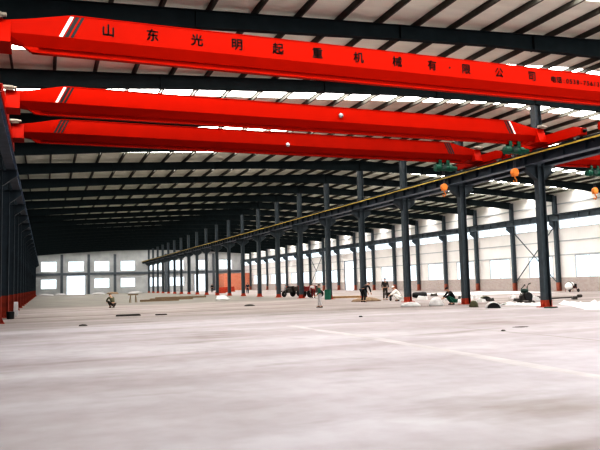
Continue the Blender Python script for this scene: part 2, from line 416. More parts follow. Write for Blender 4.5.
# ------------------------------------------------------------------ columns
def hshape(b, d, w, z0, z1, tf=.03, tw=.02):
    b.box(-d/2,-d/2+tf,-w/2,w/2,z0,z1); b.box(d/2-tf,d/2,-w/2,w/2,z0,z1); b.box(-d/2+tf,d/2-tf,-tw/2,tw/2,z0,z1)
def bracket(par, s, d, m, zt=7.33, reach=.85):
    b = MB()
    x0, x1 = s*d/2, s*reach
    b.prism([(x0,zt-.75),(x0,zt-.03),(x1,zt-.03),(x1,zt-.28)], 'y', -.012,.012)
    b.prism([(x0,zt-.03),(x0,zt),(x1+s*.03,zt),(x1+s*.03,zt-.03)], 'y', -.17,.17)
    b.prism([(x0,zt-.78),(x0,zt-.75),(x1,zt-.28),(x1,zt-.31)], 'y', -.15,.15)
    b.build('girder_bracket', m, par)
def make_column(name, label, cat, d, w, ztop, red, mcol, mred, br, group, zc=None):
    t = thing(name, label, cat, group=group)
    b = MB(); hshape(b, d, w, .03, ztop)
    for z in (7.3, 8.05): b.box(-d/2+.03,d/2-.03,-w/2+.02,w/2-.02,z,z+.02)
    b.build('shaft', mcol, t)
    b = MB(); hshape(b, d+.02, w+.02, .03, red, .04, .03)
    for sx in (-1,1):
        b.prism([(sx*d/2,.03),(sx*(d/2+.14),.03),(sx*(d/2+.02),red*.8 if red<.6 else .3),(sx*d/2,red*.8 if red<.6 else .3)], 'y', -.015,.015)
        b.prism([(sx*w/2,.03),(sx*(w/2+.1),.03),(sx*(w/2+.01),.28),(sx*w/2,.28)], 'x', -.015,.015)
    b.build('painted_foot', mred, t)
    b = MB(); b.box(-d/2-.17,d/2+.17,-w/2-.14,w/2+.14,0,.03); b.build('base_plate', mred, t)
    for s in br: bracket(t, s, d, mcol)
    return t
ztopM = 10.56
p = make_column('roof_support', '', 'column', .42, .34, ztopM, .36, M['steel'], M['redlead'], (-1,1), 'middle row columns')
for i, k in enumerate(range(-1, 21)):
    repeat(p, i > 0, (XM,FY(k),0), 'slate steel column of the middle row on a red foot, %s from the camera' % ORD[i-1] if i else 'slate steel column of the middle row standing closest to the open hall end')
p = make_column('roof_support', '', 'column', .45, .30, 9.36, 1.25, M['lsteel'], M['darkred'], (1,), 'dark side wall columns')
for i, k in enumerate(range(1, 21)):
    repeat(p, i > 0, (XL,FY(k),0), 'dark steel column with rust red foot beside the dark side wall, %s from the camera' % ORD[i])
p = make_column('roof_support', '', 'column', .42, .30, 10.02, .9, M['steel2'], M['hazedred'], (-1,), 'windowed side wall columns')
# its rafter seat sits on the windowed wall side
for i, k in enumerate(range(3, 21)):
    repeat(p, i > 0, (XR,FY(k),0), 'slate steel column with red foot against the windowed side wall, %s from the camera' % ORD[i-1] if i else 'slate steel column against the windowed side wall closest to the open hall end')
# diagonal braces between wall columns
for nm, k in (('nearer', 4), ('farther', 13)):
    t = thing('cross_brace', 'thin steel cross brace between windowed side wall columns, %s of two' % nm, 'brace', (XR-.1,FY(k),0), group='wall cross braces')
    for a, c in (((.15,.9),(S-.15,6.8)),((.15,6.8),(S-.15,.9))):
        b = MB(); b.tube([(0 if a[1] < 2 else .07,a[0],a[1]),(0 if a[1] < 2 else .07,c[0],c[1])], .055, 8); b.build('brace_rod', M['steel2'], t)

# ------------------------------------------------------------------ crane runway girders
def runway(x, label, mat_, inner, cond, y0=FY(-1)-3, y1=YF-.4, zt=7.88, zb=7.35):
    t = thing('runway_girder', label, 'crane girder', (x,0,0))
    b = MB(); b.box(-.17,.17,y0,y1,zb,zb+.03); b.box(-.01,.01,y0,y1,zb+.03,zt-.03); b.box(-.19,.19,y0,y1,zt-.03,zt)
    y = y0+.4
    while y < y1: b.box(-.15,.15,y-.008,y+.008,zb+.03,zt-.03); y += 1.4
    b.build('girder_web', mat_, t)
    b = MB(); b.prism([(-.055,zt),(.055,zt),(.05,zt+.02),(.015,zt+.03),(.015,zt+.09),(.035,zt+.1),(.035,zt+.13),(-.035,zt+.13),(-.035,zt+.1),(-.015,zt+.09),(-.015,zt+.03),(-.05,zt+.02)], 'y', y0, y1)
    b.build('crane_rail', M['girder'], t)
    b = MB(); b.box(-.20,.20,y0,y1,zb-.025,zb); b.build('bottom_flange', M['flange'], t)
    if cond:
        b = MB(); b.box(inner*.27-.02,inner*.27+.02,y0,y1,zt-.11,zt-.03); b.build('conductor_bar', M['yellow'], t)
        b = MB(); b.box(min(inner*.19,inner*.29),max(inner*.19,inner*.29),-.03,.03,zt-.24,zt-.10)
        hg = b.build('bar_hanger', M['black'], t); y = y0+.5; hg.location = (0,y,0)
        while y < y1-1.8:
            y += 1.65; o = hg.copy(); COL.objects.link(o); o.parent = t; o.location = (0,y,0)
    return t
runway(-1.56, 'blue grey crane runway girder along the dark side wall', M['lgirder'], 1, False)
runway(23.45, 'dark crane runway girder with yellow conductor bar on the middle columns', M['girder'], -1, True)
runway(24.65, 'dark crane runway girder on the windowed-bay side of the middle columns', M['girder'], 1, False)
runway(XR-.62, 'dark crane runway girder along the windowed side wall', M['steel2'], -1, False)

# ------------------------------------------------------------------ overhead cranes
def glyph(ch, size, x, z, y, par, name='lettering', m=None):
    cu = bpy.data.curves.new('tmp', 'FONT'); cu.body = ch; cu.size = size; cu.align_x = 'CENTER'
    o = bpy.data.objects.new('tmp', cu); COL.objects.link(o); bpy.context.view_layer.update()
    me = bpy.data.meshes.new_from_object(o.evaluated_get(bpy.context.evaluated_depsgraph_get()))
    bpy.data.objects.remove(o); bpy.data.curves.remove(cu)
    me.name = name
    me.transform(Matrix.Translation((x,y,z)) @ Matrix.Rotation(math.pi/2, 4, 'X') @ Matrix.Translation((0,-size*.38,0)))
    bm = bmesh.new()
    for dx, dz in ((0,0),(.011,.004),(-.011,-.004),(0,.011),(0,-.011)):
        me.transform(Matrix.Translation((dx,0,dz))); bm.from_mesh(me); me.transform(Matrix.Translation((-dx,0,-dz)))
    bm.to_mesh(me); bm.free()
    me.materials.clear(); me.materials.append(m or M['letter'])
    q = bpy.data.objects.new(name, me); COL.objects.link(q); q.parent = par
    return q
def make_crane(label, yfront, xl, xr, paint, stripes=True, hl=2.2):
    """xl, xr: rail centre lines; local origin on the first rail"""
    t = thing('bridge_crane', label, 'overhead crane', (xl,yfront+.275,8.01))
    L = xr-xl; z0 = 8.01; yf = -.275
    zt, zf, zm, zb = 9.22-z0, 8.57-z0, 8.28-z0, 8.12-z0
    e_ = (8.90-z0,8.55-z0,8.36-z0); q_ = (8.99-z0,zf,zm)
    secs = [(.50,)+e_,(1.05,)+q_,(2.16,zt,zf,zm),(L-2.16,zt,zf,zm),(L-1.05,)+q_,(L-.50,)+e_]
    rings = []
    for x, a, f, m_ in secs:
        rings.append([(x,yf,a),(x,yf,f),(x,yf+.19,m_),(x,yf+.36,m_),(x,yf+.55,f),(x,yf+.55,a)])
    b = MB(); b.loft(rings)
    # I-beam rail under the box
    b.box(1.1,L-1.1,-.012,.012,zb+.02,zm+.02); b.box(1.2,L-1.2,-.09,.09,zb,zb+.03)
    b.prism([(.8,zm+.1),(1.2,zb),(1.35,zb),(1.35,zm+.02)], 'y', -.08,.08); b.prism([(L-.8,zm+.1),(L-1.2,zb),(L-1.35,zb),(L-1.35,zm+.02)], 'y', -.08,.08)
    b.box(2.2,L-2.2,yf-.02,yf+.57,zt-.012,zt+.012)
    g = b.build('girder', paint, t)
    # end trucks
    for s, x in ((1,0.),(-1,L)):
        b = MB()
        b.prism([(-hl,.10),(-hl,.42),(-hl+.5,.58),(hl-.5,.58),(hl,.42),(hl,.10)], 'x', x-.17, x+.17)
        b.prism([(yf-.25,.2),(yf+.8,.2),(yf+.55,.9),(yf,.9)], 'x', x+s*.17-.0, x+s*.65)
        e = b.build('end_truck', paint, t)
        for yy in (-hl+.5,hl-.5):
            b = MB(); b.lathe([(.05,-.06),(.19,-.06),(.19,-.045),(.16,-.045),(.16,.045),(.19,.045),(.19,.06),(.05,.06)], (x,yy,.165), 'x', 20)
            b.build('truck_wheel', M['grey'], e)
        for yy, d in ((-hl,-1),(hl,1)):
            b = MB(); b.lathe([(.09,0),(.09,.05),(.06,.08),(.06,.14),(.02,.15)] if d > 0 else [(.09,0),(.09,-.05),(.06,-.08),(.06,-.14),(.02,-.15)], (x,yy,.28), 'y', 14)
            b.build('buffer', M['black'], e)
        b = MB(); mx = x+s*.5
        mx = x+s*.3
        b.lathe([(.02,-.30),(.07,-.29),(.085,-.2),(.085,.1),(.06,.12),(.06,.24),(.02,.25)], (mx,yf-.10,.99), 'x', 16); b.box(mx-.15,mx+.15,yf-.17,yf-.03,.89,.91)
        b.build('drive_motor', M['motor'], e, smooth=False)
    if stripes:
        # slanted white and black bands near each end of the front face
        def band(x0, x1, m):
            yy = yf-.004
            for sl, xa, xb in ((1,x0,x1),(-1,L-x0,L-x1)):
                q = MB(); q.add([(xa,yy,zt-.03),(xb,yy,zt-.03),(xb-sl*.3,yy,zf+.01),(xa-sl*.3,yy,zf+.01)], [(0,1,2,3)])
                q.build('warning_stripe', m, g)
        band(2.18,2.28,M['white'] if stripes == 1 else M['black']); band(2.32,2.43,M['black']); band(2.48,2.56,M['black'])
    return t, g
c1, g1 = make_crane('orange red overhead crane girder with dark written characters, nearest to the camera', 19.2, -1.56, 23.45, M['crane'], 1, 3.3)
x0 = -1.56
for ch, x in zip('山东光明起重机械有限公司', (1.65,2.90,4.22,5.46,6.79,8.13,9.59,11.03,12.39,13.78,15.18,16.64)):
    glyph(ch, .38, x-x0, 8.905-8.01, -.275-.006, g1)
glyph('·', .5, 13.10-x0, 8.905-8.01, -.275-.006, g1)
for ch, x in zip('电话', (17.62,17.90)): glyph(ch, .26, x-x0, 8.87-8.01, -.275-.006, g1)
for i, ch in enumerate(':0538-7561333'): glyph(ch, .24, 18.12+.165*i-x0, 8.86-8.01, -.275-.006, g1)
c2, g2 = make_crane('plain bright red overhead crane girder, second from the camera over the cranes bay', 26.25, -1.56, 23.45, M['crane'], 1, 2.75)
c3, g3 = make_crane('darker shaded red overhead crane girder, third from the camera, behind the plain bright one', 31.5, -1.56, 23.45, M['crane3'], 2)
for g, x, z in ((g2,13.7,8.86-8.01),(g3,13.1,8.55-8.01+.05)):
    b = MB(); b.lathe([(.02,-.09),(.07,-.085),(.11,-.04),(.09,0)], (x,-.275,z), 'y', 16); b.build('girder_lamp', M['grey'], g, smooth=True)
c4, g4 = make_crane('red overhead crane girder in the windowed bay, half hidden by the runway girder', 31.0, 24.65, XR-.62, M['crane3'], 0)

def make_hoist():
    t = thing('electric_hoist', '', 'hoist', group='green hoists')
    # origin: underside of the girder rail
    b = MB(); b.lathe([(.05,-.55),(.2,-.53),(.21,-.25),(.17,-.24),(.17,.3),(.2,.31),(.2,.55),(.06,.58)], (0,0,-.32), 'x', 20); b.build('drum_casing', M['green'], t, smooth=False)
    b = MB(); b.lathe([(.04,.58),(.13,.6),(.13,.86),(.05,.9)], (0,0,-.32), 'x', 16); b.build('hoist_motor', M['green'], t)
    b = MB()
    for x in (-.25,.25):
        b.box(x-.1,x+.1,-.13,-.105,-.2,.12); b.box(x-.1,x+.1,.105,.13,-.2,.12)
    b.box(-.3,.3,-.13,.13,-.2,-.16); b.build('trolley_frame', M['green'], t)
    for x in (-.25,.25):
        for y in (-.075,.075):
            b = MB(); b.lathe([(.02,-.025),(.055,-.025),(.055,.025),(.02,.025)], (x,y,.085), 'y', 14); b.build('trolley_wheel', M['grey'], t)
    b = MB(); b.box(-.2,.05,-.26,-.19,-.42,-.16); b.build('control_box', M['dgreen'], t)
    for y in (-.07,.07):
        b = MB(); b.tube([(0,y,-.45),(0,y*.7,-1.28)], .012, 6); b.build('wire_rope', M['rope'], t)
    h = MB(); h.lathe([(.05,-.10),(.19,-.09),(.2,0),(.19,.09),(.05,.10)], (0,0,-1.40), 'y', 18); h.box(-.12,.12,-.11,.11,-1.6,-1.36)
    hb = h.build('hook_block', M['orange'], t)
    h = MB(); h.tube([(0,0,-1.58),(0,0,-1.70),(.08,0,-1.76),(.09,0,-1.86),(0,0,-1.93),(-.09,0,-1.87),(-.1,0,-1.80)], [.035,.035,.035,.04,.045,.035,.015], 10); h.build('hook', M['orange'], hb)
    return t
p = make_hoist()
for i, (x, y, lab) in enumerate(((21.6,26.525,'green electric hoist with orange hook under the plain bright red crane'),
                                 (20.95,31.775,'green electric hoist with orange hook under the darker shaded red crane'),
                                 (31.4,31.275,'green electric hoist with orange hook on the windowed-bay crane'))):
    repeat(p, i > 0, (x,y,8.122), lab)

# ------------------------------------------------------------------ people
def skin(name, nodes, edges, m, parent, levels=1):
    me = bpy.data.meshes.new(name); keys = list(nodes)
    me.from_pydata([nodes[k][0] for k in keys], [(keys.index(a),keys.index(c)) for a, c in edges], []); me.update()
    o = bpy.data.objects.new(name, me); COL.objects.link(o)
    md = o.modifiers.new('Skin','SKIN'); md.use_smooth_shade = True
    for i, k in enumerate(keys):
        r = nodes[k][1]; r = r if isinstance(r, tuple) else (r,r)
        me.skin_vertices[0].data[i].radius = r
        me.skin_vertices[0].data[i].use_root = (i == 0)
    sd = o.modifiers.new('Subdivision','SUBSURF'); sd.levels = levels; sd.render_levels = levels
    bpy.context.view_layer.update()
    dg = bpy.context.evaluated_depsgraph_get()
    me2 = bpy.data.meshes.new_from_object(o.evaluated_get(dg)); me2.name = name
    o.modifiers.clear(); o.data = me2; bpy.data.meshes.remove(me)
    me2.materials.clear(); me2.materials.append(m)
    for pl in me2.polygons: pl.use_smooth = True
    o.parent = parent
    return o
POSES = {
 'stand': dict(pel=(0,0,.95), bel=(0,.01,1.10), che=(0,.01,1.30), nec=(0,.02,1.48), hea=(0,.05,1.60), kn=(.11,.04,.50), an=(.12,-.02,.085),
               sh=(.19,.01,1.41), el=(.25,.02,1.12), wr=(.25,.20,.95), up=(0,0,1), fw=(0,1,0)),
 'bend':  dict(pel=(0,-.16,.92), bel=(0,.02,1.02), che=(0,.24,1.14), nec=(0,.42,1.24), hea=(0,.54,1.29), kn=(.12,.02,.50), an=(.13,-.06,.085),
               sh=(.19,.34,1.17), el=(.22,.45,.90), wr=(.17,.58,.68), up=(0,.5,.85), fw=(0,.85,-.5)),
 'squat': dict(pel=(0,-.18,.30), bel=(0,-.10,.46), che=(0,.06,.66), nec=(0,.18,.82), hea=(0,.27,.91), kn=(.19,.28,.50), an=(.14,-.03,.085),
               sh=(.19,.12,.76), el=(.25,.30,.55), wr=(.13,.50,.42), up=(0,.35,.93), fw=(0,.93,-.35)),
}
def make_person(label, loc, rz, pose, mtop, mleg, mhat='hair', scale=1., mshoe='cblack', step=0.):
    P = POSES[pose]; t = thing('person', label, 'person', loc, rz)
    V = Vector; up = V(P['up']).normalized(); fw = V(P['fw']).normalized()
    pel, bel, che, nec, hea = (V(P[k]) for k in ('pel','bel','che','nec','hea'))
    n = {'pel': (pel,(.13,.11)), 'bel': (bel,(.125,.10)), 'che': (che,(.15,.11)), 'nec': (nec,.055), 'jaw': (hea-up*.05,(.068,.075)), 'hea': (hea+up*.02,(.080,.095)), 'top': (hea+up*.09,(.062,.07)),
         'nose': (hea+fw*.115-up*.01,.014)}
    e = [('pel','bel'),('bel','che'),('che','nec'),('nec','jaw'),('jaw','hea'),('hea','top'),('hea','nose')]
    S_ = {}; T_ = {}; se = []; te = []
    S_.update({'che': (che,(.175,.13)), 'bel': (bel,(.15,.125)), 'pel': (pel-(bel-pel)*.15+up*.05,(.155,.13)), 'nec': (nec-(nec-che)*.28,(.085,.075))})
    se += [('che','bel'),('bel','pel'),('che','nec')]
    T_.update({'pel': (pel,(.15,.135))})
    for s, q in ((-1,'l'),(1,'r')):
        f = lambda k: V((P[k][0]*s,P[k][1],P[k][2]))
        st = V((0, step*s, 0)); kn, an = f('kn')+st*.5, f('an')+st
        hip = V((.095*s,pel.y,pel.z-.06))
        n.update({q+'hip': (hip,.085), q+'kn': (kn,.058), q+'an': (an,.04), q+'toe': (an+V((.02*s,.17,-.045)),(.038,.03))})
        e += [('pel',q+'hip'),(q+'hip',q+'kn'),(q+'kn',q+'an'),(q+'an',q+'toe')]
        T_.update({q+'hip': (hip,.105), q+'kn': (kn,.080), q+'an': (an+V((0,0,.03)),.066)}); te += [('pel',q+'hip'),(q+'hip',q+'kn'),(q+'kn',q+'an')]
        sh, el, wr = f('sh'), f('el'), f('wr')
        d = (wr-el).normalized(); side = V((-s,0,0)); pal = wr+d*.08
        n.update({q+'sh': (sh,.055), q+'el': (el,.042), q+'wr': (wr,.030), q+'pal': (pal,(.036,.022))})
        e += [('che',q+'sh'),(q+'sh',q+'el'),(q+'el',q+'wr'),(q+'wr',q+'pal')]
        nrm = d.cross(side).normalized()
        if nrm.z > 0: nrm = -nrm
        for j, (o_, l) in enumerate(((-.028,.062),(-.009,.074),(.010,.070),(.028,.055))):
            a = pal + side*o_ + d*.035; m_ = a + d*l*.6; z = m_ + (d*.7+nrm*.7)*l*.55
            n.update({q+'f%d'%j: (m_,.009), q+'g%d'%j: (z,.007)}); e += [(q+'pal',q+'f%d'%j),(q+'f%d'%j,q+'g%d'%j)]
        th = wr + d*.035 + side*.03; n.update({q+'t': (th+side*.025+d*.025,.011), q+'u': (th+side*.03+d*.06,.008)}); e += [(q+'wr',q+'t'),(q+'t',q+'u')]
        S_.update({q+'sh': (sh,.075), q+'el': (el,.058), q+'wr': (wr-d*.02,.045)}); se += [('che',q+'sh'),(q+'sh',q+'el'),(q+'el',q+'wr')]
    body = skin('body', n, e, M['skin'], t)
    skin('shirt', S_, se, M[mtop], t); skin('trousers', T_, te, M[mleg], t)
    for s, q in ((-1,'l'),(1,'r')):
        st = V((0, step*s, 0)); an = V((P['an'][0]*s,P['an'][1],0))+st
        b = MB(); sec = []
        for y, w, h in ((-.07,.036,.09),(-.02,.044,.10),(.06,.045,.075),(.14,.048,.055),(.19,.03,.04)):
            sec.append([(an.x-w,an.y+y,0),(an.x+w,an.y+y,0),(an.x+w*.8,an.y+y,h*.8),(an.x,an.y+y,h),(an.x-w*.8,an.y+y,h*.8)])
        b.loft(sec); b.build('shoe', M[mshoe], t)
    b = MB(); b.ball((0,0,0),(.093,.108,.10),14,6,zmin=.05)
    h = b.build('hair' if mhat == 'hair' else 'cap', M[mhat], t, smooth=True)
    ang = math.atan2(up.y, up.z); h.location = hea+up*.035-fw*.012; h.rotation_euler = (-ang,0,0)
    for s in (-1,1):
        b = MB(); c = hea+fw*.093+V((.032*s,0,0))+up*.02; b.ball(tuple(c),(.011,.009,.008),8,6); b.build('eye', M['hair'], t)
        b = MB(); c = hea+V((.083*s,0,0)); b.ball(tuple(c),(.012,.022,.032),8,6); b.build('ear', M['skin'], t)
    b = MB(); c = hea+fw*.088-up*.05; b.ball(tuple(c),(.024,.008,.007),8,6); b.build('mouth', M['darkred'], t)
    t.scale = (scale,)*3
    return t
R = math.radians
make_person('person in black clothes bending forward beside a middle row column', (22.25,45.0,0), R(-70), 'bend', 'cblack','cblack', scale=1.03)
make_person('person in dark brown clothes standing with a wheelbarrow', (25.45,47.6,0), R(161), 'stand', 'cdark','cdark', scale=1.02)
make_person('person in white clothes squatting beside the wheelbarrow', (24.7,44.3,0), R(70), 'squat', 'cwhite','cwhite', 'cwhite', scale=1.1)
make_person('person in black jacket and dark green trousers squatting between two middle row columns', (23.2,34.9,0), R(80), 'squat', 'cblack','cgreen', scale=1.02)
make_person('person in olive clothes crouching alone on the open floor under the cranes', (4.92,54.2,0), R(25), 'squat', 'colive','cdark', scale=1.05)
make_person('person in green top and pale trousers walking past a middle row column', (15.95,38.4,0), R(60), 'stand', 'cgreen','cgrey', scale=.83, step=.12)
make_person('person in dark clothes standing far off between the middle columns', (29.3,99.5,0), R(150), 'stand', 'cnavy','cnavy', scale=1.0)
make_person('person in dark clothes standing before the far doorway of the windowed bay', (31.2,131.,0), R(160), 'stand', 'cblack','cblack', scale=1.0)
make_person('person in light grey top bending over the maroon cart', (25.35,62.7,0.0), R(-5), 'bend', 'cgrey','maroon', scale=.98)

# ------------------------------------------------------------------ things on the floor
def wheel(r, w, c, axis, par, name='wheel'):
    b = MB(); b.lathe([(r*.55,-w*.4),(r*.9,-w/2),(r,-w*.25),(r,w*.25),(r*.9,w/2),(r*.55,w*.4)], c, axis, 20); ty = b.build(name, M['rubber'], par)
    b = MB(); b.lathe([(.03,-w*.45),(.05,-w*.3),(r*.56,-w*.2),(r*.56,w*.2),(.05,w*.3),(.03,w*.45)], c, axis, 16); b.build('hub', M['grey'], ty)
    return ty
# wheelbarrow
t = thing('wheelbarrow', 'dark wheelbarrow held by the standing person in brown', 'wheelbarrow', (24.95,46.05,0), R(-109))
wheel(.2,.08,(.55,0,.2),'y',t)
b = MB(); b.loft([[(-.3,-.2,.32),(.3,-.2,.32),(.3,.2,.32),(-.3,.2,.32)],[(-.42,-.32,.62),(.5,-.32,.62),(.5,.32,.62),(-.42,.32,.62)]], cap=False); b.add([(-.3,-.2,.32),(.3,-.2,.32),(.3,.2,.32),(-.3,.2,.32)],[(0,1,2,3)]); b.build('tub', M['engine'], t)
for s in (-1,1):
    b = MB(); b.tube([(.55,s*.07,.2),(.2,s*.2,.32),(-.3,s*.24,.40),(-.85,s*.26,.66)], .018); b.build('handle', M['rope'], t)
    b = MB(); b.tube([(-.2,s*.22,.36),(-.3,s*.24,0.012)], .016); b.build('leg', M['rope'], t)

# motor carts
def make_cart(label, loc, rz, body, sc=1.):
    t = thing('motor_cart', label, 'cart', loc, rz)
    wheel(.27,.12,(.85,0,.27),'y',t)
    for s in (-1,1): wheel(.30,.14,(-.55,s*.48,.30),'y',t)
    b = MB(); b.prism([(-1.05,.5),(.05,.5),(.05,.56),(-1.05,.56)],'y',-.42,.42); b.box(-1.05,-1.0,-.42,.42,.56,.92); b.box(.0,.05,-.42,.42,.56,.95); b.box(-1.0,0,-.42,-.38,.56,.88); b.box(-1.0,0,.38,.42,.56,.88)
    b.build('cargo_box', M[body], t, bevel=.01)
    b = MB(); b.prism([(.05,.42),(.55,.42),(.62,.62),(.5,.78),(.2,.80),(.05,.7)],'y',-.2,.2); b.build('engine_cover', M['engine'], t, bevel=.02)
    b = MB(); b.prism([(.08,.80),(.42,.80),(.44,.9),(.06,.92)],'y',-.17,.17); b.build('seat', M['black'], t, bevel=.02)
    b = MB(); b.tube([(.85,-.09,.27),(.76,-.09,.62),(.66,0,.95)], .022); b.tube([(.85,.09,.27),(.76,.09,.62),(.66,0,.95)], .022); b.build('fork', M['rope'], t)
    b = MB(); b.tube([(.5,-.34,1.06),(.62,-.2,1.08),(.66,0,1.0),(.62,.2,1.08),(.5,.34,1.06)], .018); b.build('handlebar', M['rope'], t)
    b = MB(); b.prism([(.6,.545),(1.1,.545),(1.14,.46),(1.16,.47),(1.12,.57),(.6,.57)],'y',-.08,.08); b.build('mudguard', M[body], t)
    b = MB(); b.lathe([(.02,.0),(.08,.02),(.09,.10),(.02,.11)],(.68,0,.88),'x',14); b.build('headlamp', M['grey'], t)
    b = MB(); b.box(-.95,.9,-.18,-.13,.36,.42); b.box(-.95,.9,.13,.18,.36,.42); b.box(-.6,-.5,-.48,.48,.27,.33); b.box(-.6,-.5,-.16,-.13,.3,.5); b.box(-.6,-.5,.13,.16,.3,.5); b.build('chassis', M['black'], t)
    t.scale = (sc,)*3
    return t
make_cart('dark three-wheeled motor cart parked behind the middle columns, farther from the green drum', (25.9,70.6,0), R(200), 'cdark', 1.25)
make_cart('maroon three-wheeled motor cart parked behind the middle columns next to the green drum', (26.0,64.6,0), R(15), 'maroon', 1.3)
# green drum beside the fifth column
b = MB(); b.lathe([(.27,0),(.29,.01),(.29,.27),(.30,.285),(.29,.30),(.29,.57),(.30,.585),(.29,.60),(.29,.86),(.30,.88),(.28,.88),(.27,.85),(.02,.85)], (0,0,0), 'z', 24)
tag(b.build('oil_drum', M['cgreen'], loc=(23.5,54.7,0)), 'green oil drum in front of a middle row column foot', 'drum')
# lumber behind the bent person
for i in range(3):
    b = MB(); b.box(-1.7,1.7,-.11,.11,0,.17)
    o = b.build('timber_plank', M['brown'], loc=(26.6+.3*i,57.3+.55*i,0)); o.rotation_euler = (0,0,R(-22+4*i))
    tag(o, 'orange brown timber baulk on the ground beyond the green drum, %s from the camera' % ORD[i], 'timber', 'timber baulks')
def mound(name, m, loc, rx, ry, h, label, cat, seed, rz=0., rough=.35):
    rnd = random.Random(seed); b = MB(); n, k = 20, 6; rings = []
    for j in range(k+1):
        f = j/k; ring = []
        for i in range(n):
            a = 2*math.pi*i/n; w = 1+rough*(rnd.random()-.5)
            r = math.cos(f*math.pi/2)**.8*w if j < k else .03
            ring.append((rx*r*math.cos(a), ry*r*math.sin(a), max(0, h*math.sin(f*math.pi/2)*(1+rough*.6*(rnd.random()-.5))) if j else 0))
        rings.append(ring)
    b.loft(rings); o = b.build(name, m, smooth=True, loc=loc); o.rotation_euler = (0,0,rz)
    return tag(o, label, cat)
mound('soil_heap', M['soil'], (23.2,46.5,0), 1.1,.6,.30, 'low brown heap of dug soil between the bending and standing people', 'soil heap', 3)
mound('white_sack', M['sheet'], (21.5,34.0,0), .42,.30,.48, 'upright lumpy white sack beside the squatting person in black', 'sack', 5)
mound('white_sack', M['sheet'], (20.2,34.6,0), .60,.28,.25, 'low flat white sack in front of the black roll', 'sack', 6)
mound('white_sack', M['sheet'], (16.84,66.4,0), .75,.45,.42, 'white sack lying alone on grey ground before the middle columns', 'sack', 7)
mound('dark_bundle', M['colive'], (21.95,30.9,0), .24,.22,.33, 'small round dark bundle beside the foot of a middle row column', 'bundle', 8)
mound('debris_lump', M['engine'], (13.6,45.8,0), .38,.22,.12, 'dark flat lump of debris lying on the mid floor', 'debris', 9)
mound('debris_lump', M['engine'], (1.5,29.4,0), .17,.11,.07, 'small dark lump of debris nearest to the dark side columns', 'debris', 10)
mound('debris_lump', M['black'], (12.97,26.6,0), .09,.07,.05, 'tiny dark lump beside the pale floor joint', 'debris', 11)
mound('debris_lump', M['engine'], (12.63,16.4,0), .07,.05,.04, 'tiny dark lump near the dusty slab joint', 'debris', 12)
mound('dark_stain_patch', M['cdark'], (14.05,17.35,0), .28,.16,.015, 'thin dark dirt patch on the floor near the dusty slab joint', 'dirt patch', 13)
# boards on the floor under the cranes
b = MB(); b.prism([(-.65,0),(.65,0),(.65,.04),(.58,.10),(-.62,.09),(-.65,.06)],'y',-.17,.17)
o = b.build('floor_board', M['engine'], loc=(4.25,37.4,0)); o.rotation_euler = (0,0,R(-4)); tag(o, 'long dark board lying flat on the open floor', 'board')
b = MB(); b.prism([(-.3,0),(.3,0),(.29,.05),(-.27,.055)],'y',-.13,.13)
o = b.build('floor_board', M['cdark'], loc=(5.95,37.0,0)); o.rotation_euler = (0,0,R(6)); tag(o, 'short brown board lying beside the long dark board', 'board')
# black roll
b = MB(); n = 14; rings = []
for x, r in ((-.6,.14),(-.56,.2),(-.3,.25),(0,.24),(.3,.27),(.55,.24),(.62,.15)):
    rings.append([(x, r*math.cos(2*math.pi*k/n), .27+r*math.sin(2*math.pi*k/n)) for k in range(n)])
b.loft(rings); o = b.build('tarpaulin_roll', M['black'], smooth=True, loc=(29.6,49.3,0)); o.rotation_euler = (0,0,R(-20)); tag(o, 'black rolled tarpaulin lying behind a middle row column', 'roll')
# engine machine on a skid
t = thing('engine_unit', 'dark oily engine machine on a skid with an upright lever', 'machine', (27.6,33.5,0), R(-15))
b = MB(); b.box(-.45,.45,-.3,-.24,0,.07); b.box(-.45,.45,.24,.3,0,.07); b.box(-.4,-.32,-.3,.3,.07,.12); b.box(.32,.4,-.3,.3,.07,.12); b.build('skid', M['engine'], t)
b = MB(); b.prism([(-.34,.12),(.34,.12),(.36,.4),(.2,.55),(-.1,.6),(-.34,.42)],'y',-.2,.2); b.build('engine_block', M['engine'], t, bevel=.03)
b = MB(); b.lathe([(.05,-.05),(.24,-.05),(.26,-.03),(.26,.03),(.24,.05),(.05,.05)],(.05,-.28,.38),'y',22); b.build('flywheel', M['black'], t)
b = MB(); b.lathe([(.03,-.22),(.12,-.2),(.13,0),(.12,.2),(.03,.22)],(-.05,0,.72),'x',16); b.build('fuel_tank', M['dgreen'], t, smooth=True)
b = MB(); b.tube([(.12,0,.55),(.13,0,.95),(.22,0,1.12),(.36,0,1.18)], .035); b.build('exhaust_pipe', M['engine'], t)
b = MB(); b.tube([(-.28,.1,.5),(-.2,.1,.85),(.02,.1,1.06)], .025); b.ball((.03,.1,1.07),(.045,.045,.045),10,8); b.build('lever', M['black'], t)
# cement mixer by the wall
t = thing('cement_mixer', 'small cement mixer with white drum and dark mouth near the windowed side wall', 'mixer', (47.3,50.9,0), R(10))
b = MB(); b.lathe([(.12,-.42),(.28,-.38),(.36,-.1),(.36,.1),(.22,.4),(.2,.4),(.33,.08),(.3,-.1),(.1,-.3)],(0,0,0),'x',22); o = b.build('drum', M['white'], t, smooth=True); o.location = (-.1,0,.62); o.rotation_euler = (0,R(-18),0)
b = MB(); b.lathe([(.37,-.04),(.40,-.04),(.40,.04),(.37,.04)],(0,0,0),'x',26); q = b.build('drum_band', M['black'], o)
b = MB(); b.box(.28,.68,-.22,.22,.35,.78); b.build('motor_housing', M['black'], t, bevel=.03)
for s in (-1,1):
    b = MB(); b.tube([(-.25,s*.42,.03),(-.1,s*.4,.6),(.45,s*.25,.4),(.5,s*.42,.03)], .03); b.build('stand_leg', M['maroon'], t)
wheel(.16,.07,(.5,-.48,.16),'y',t); wheel(.16,.07,(.5,.48,.16),'y',t)
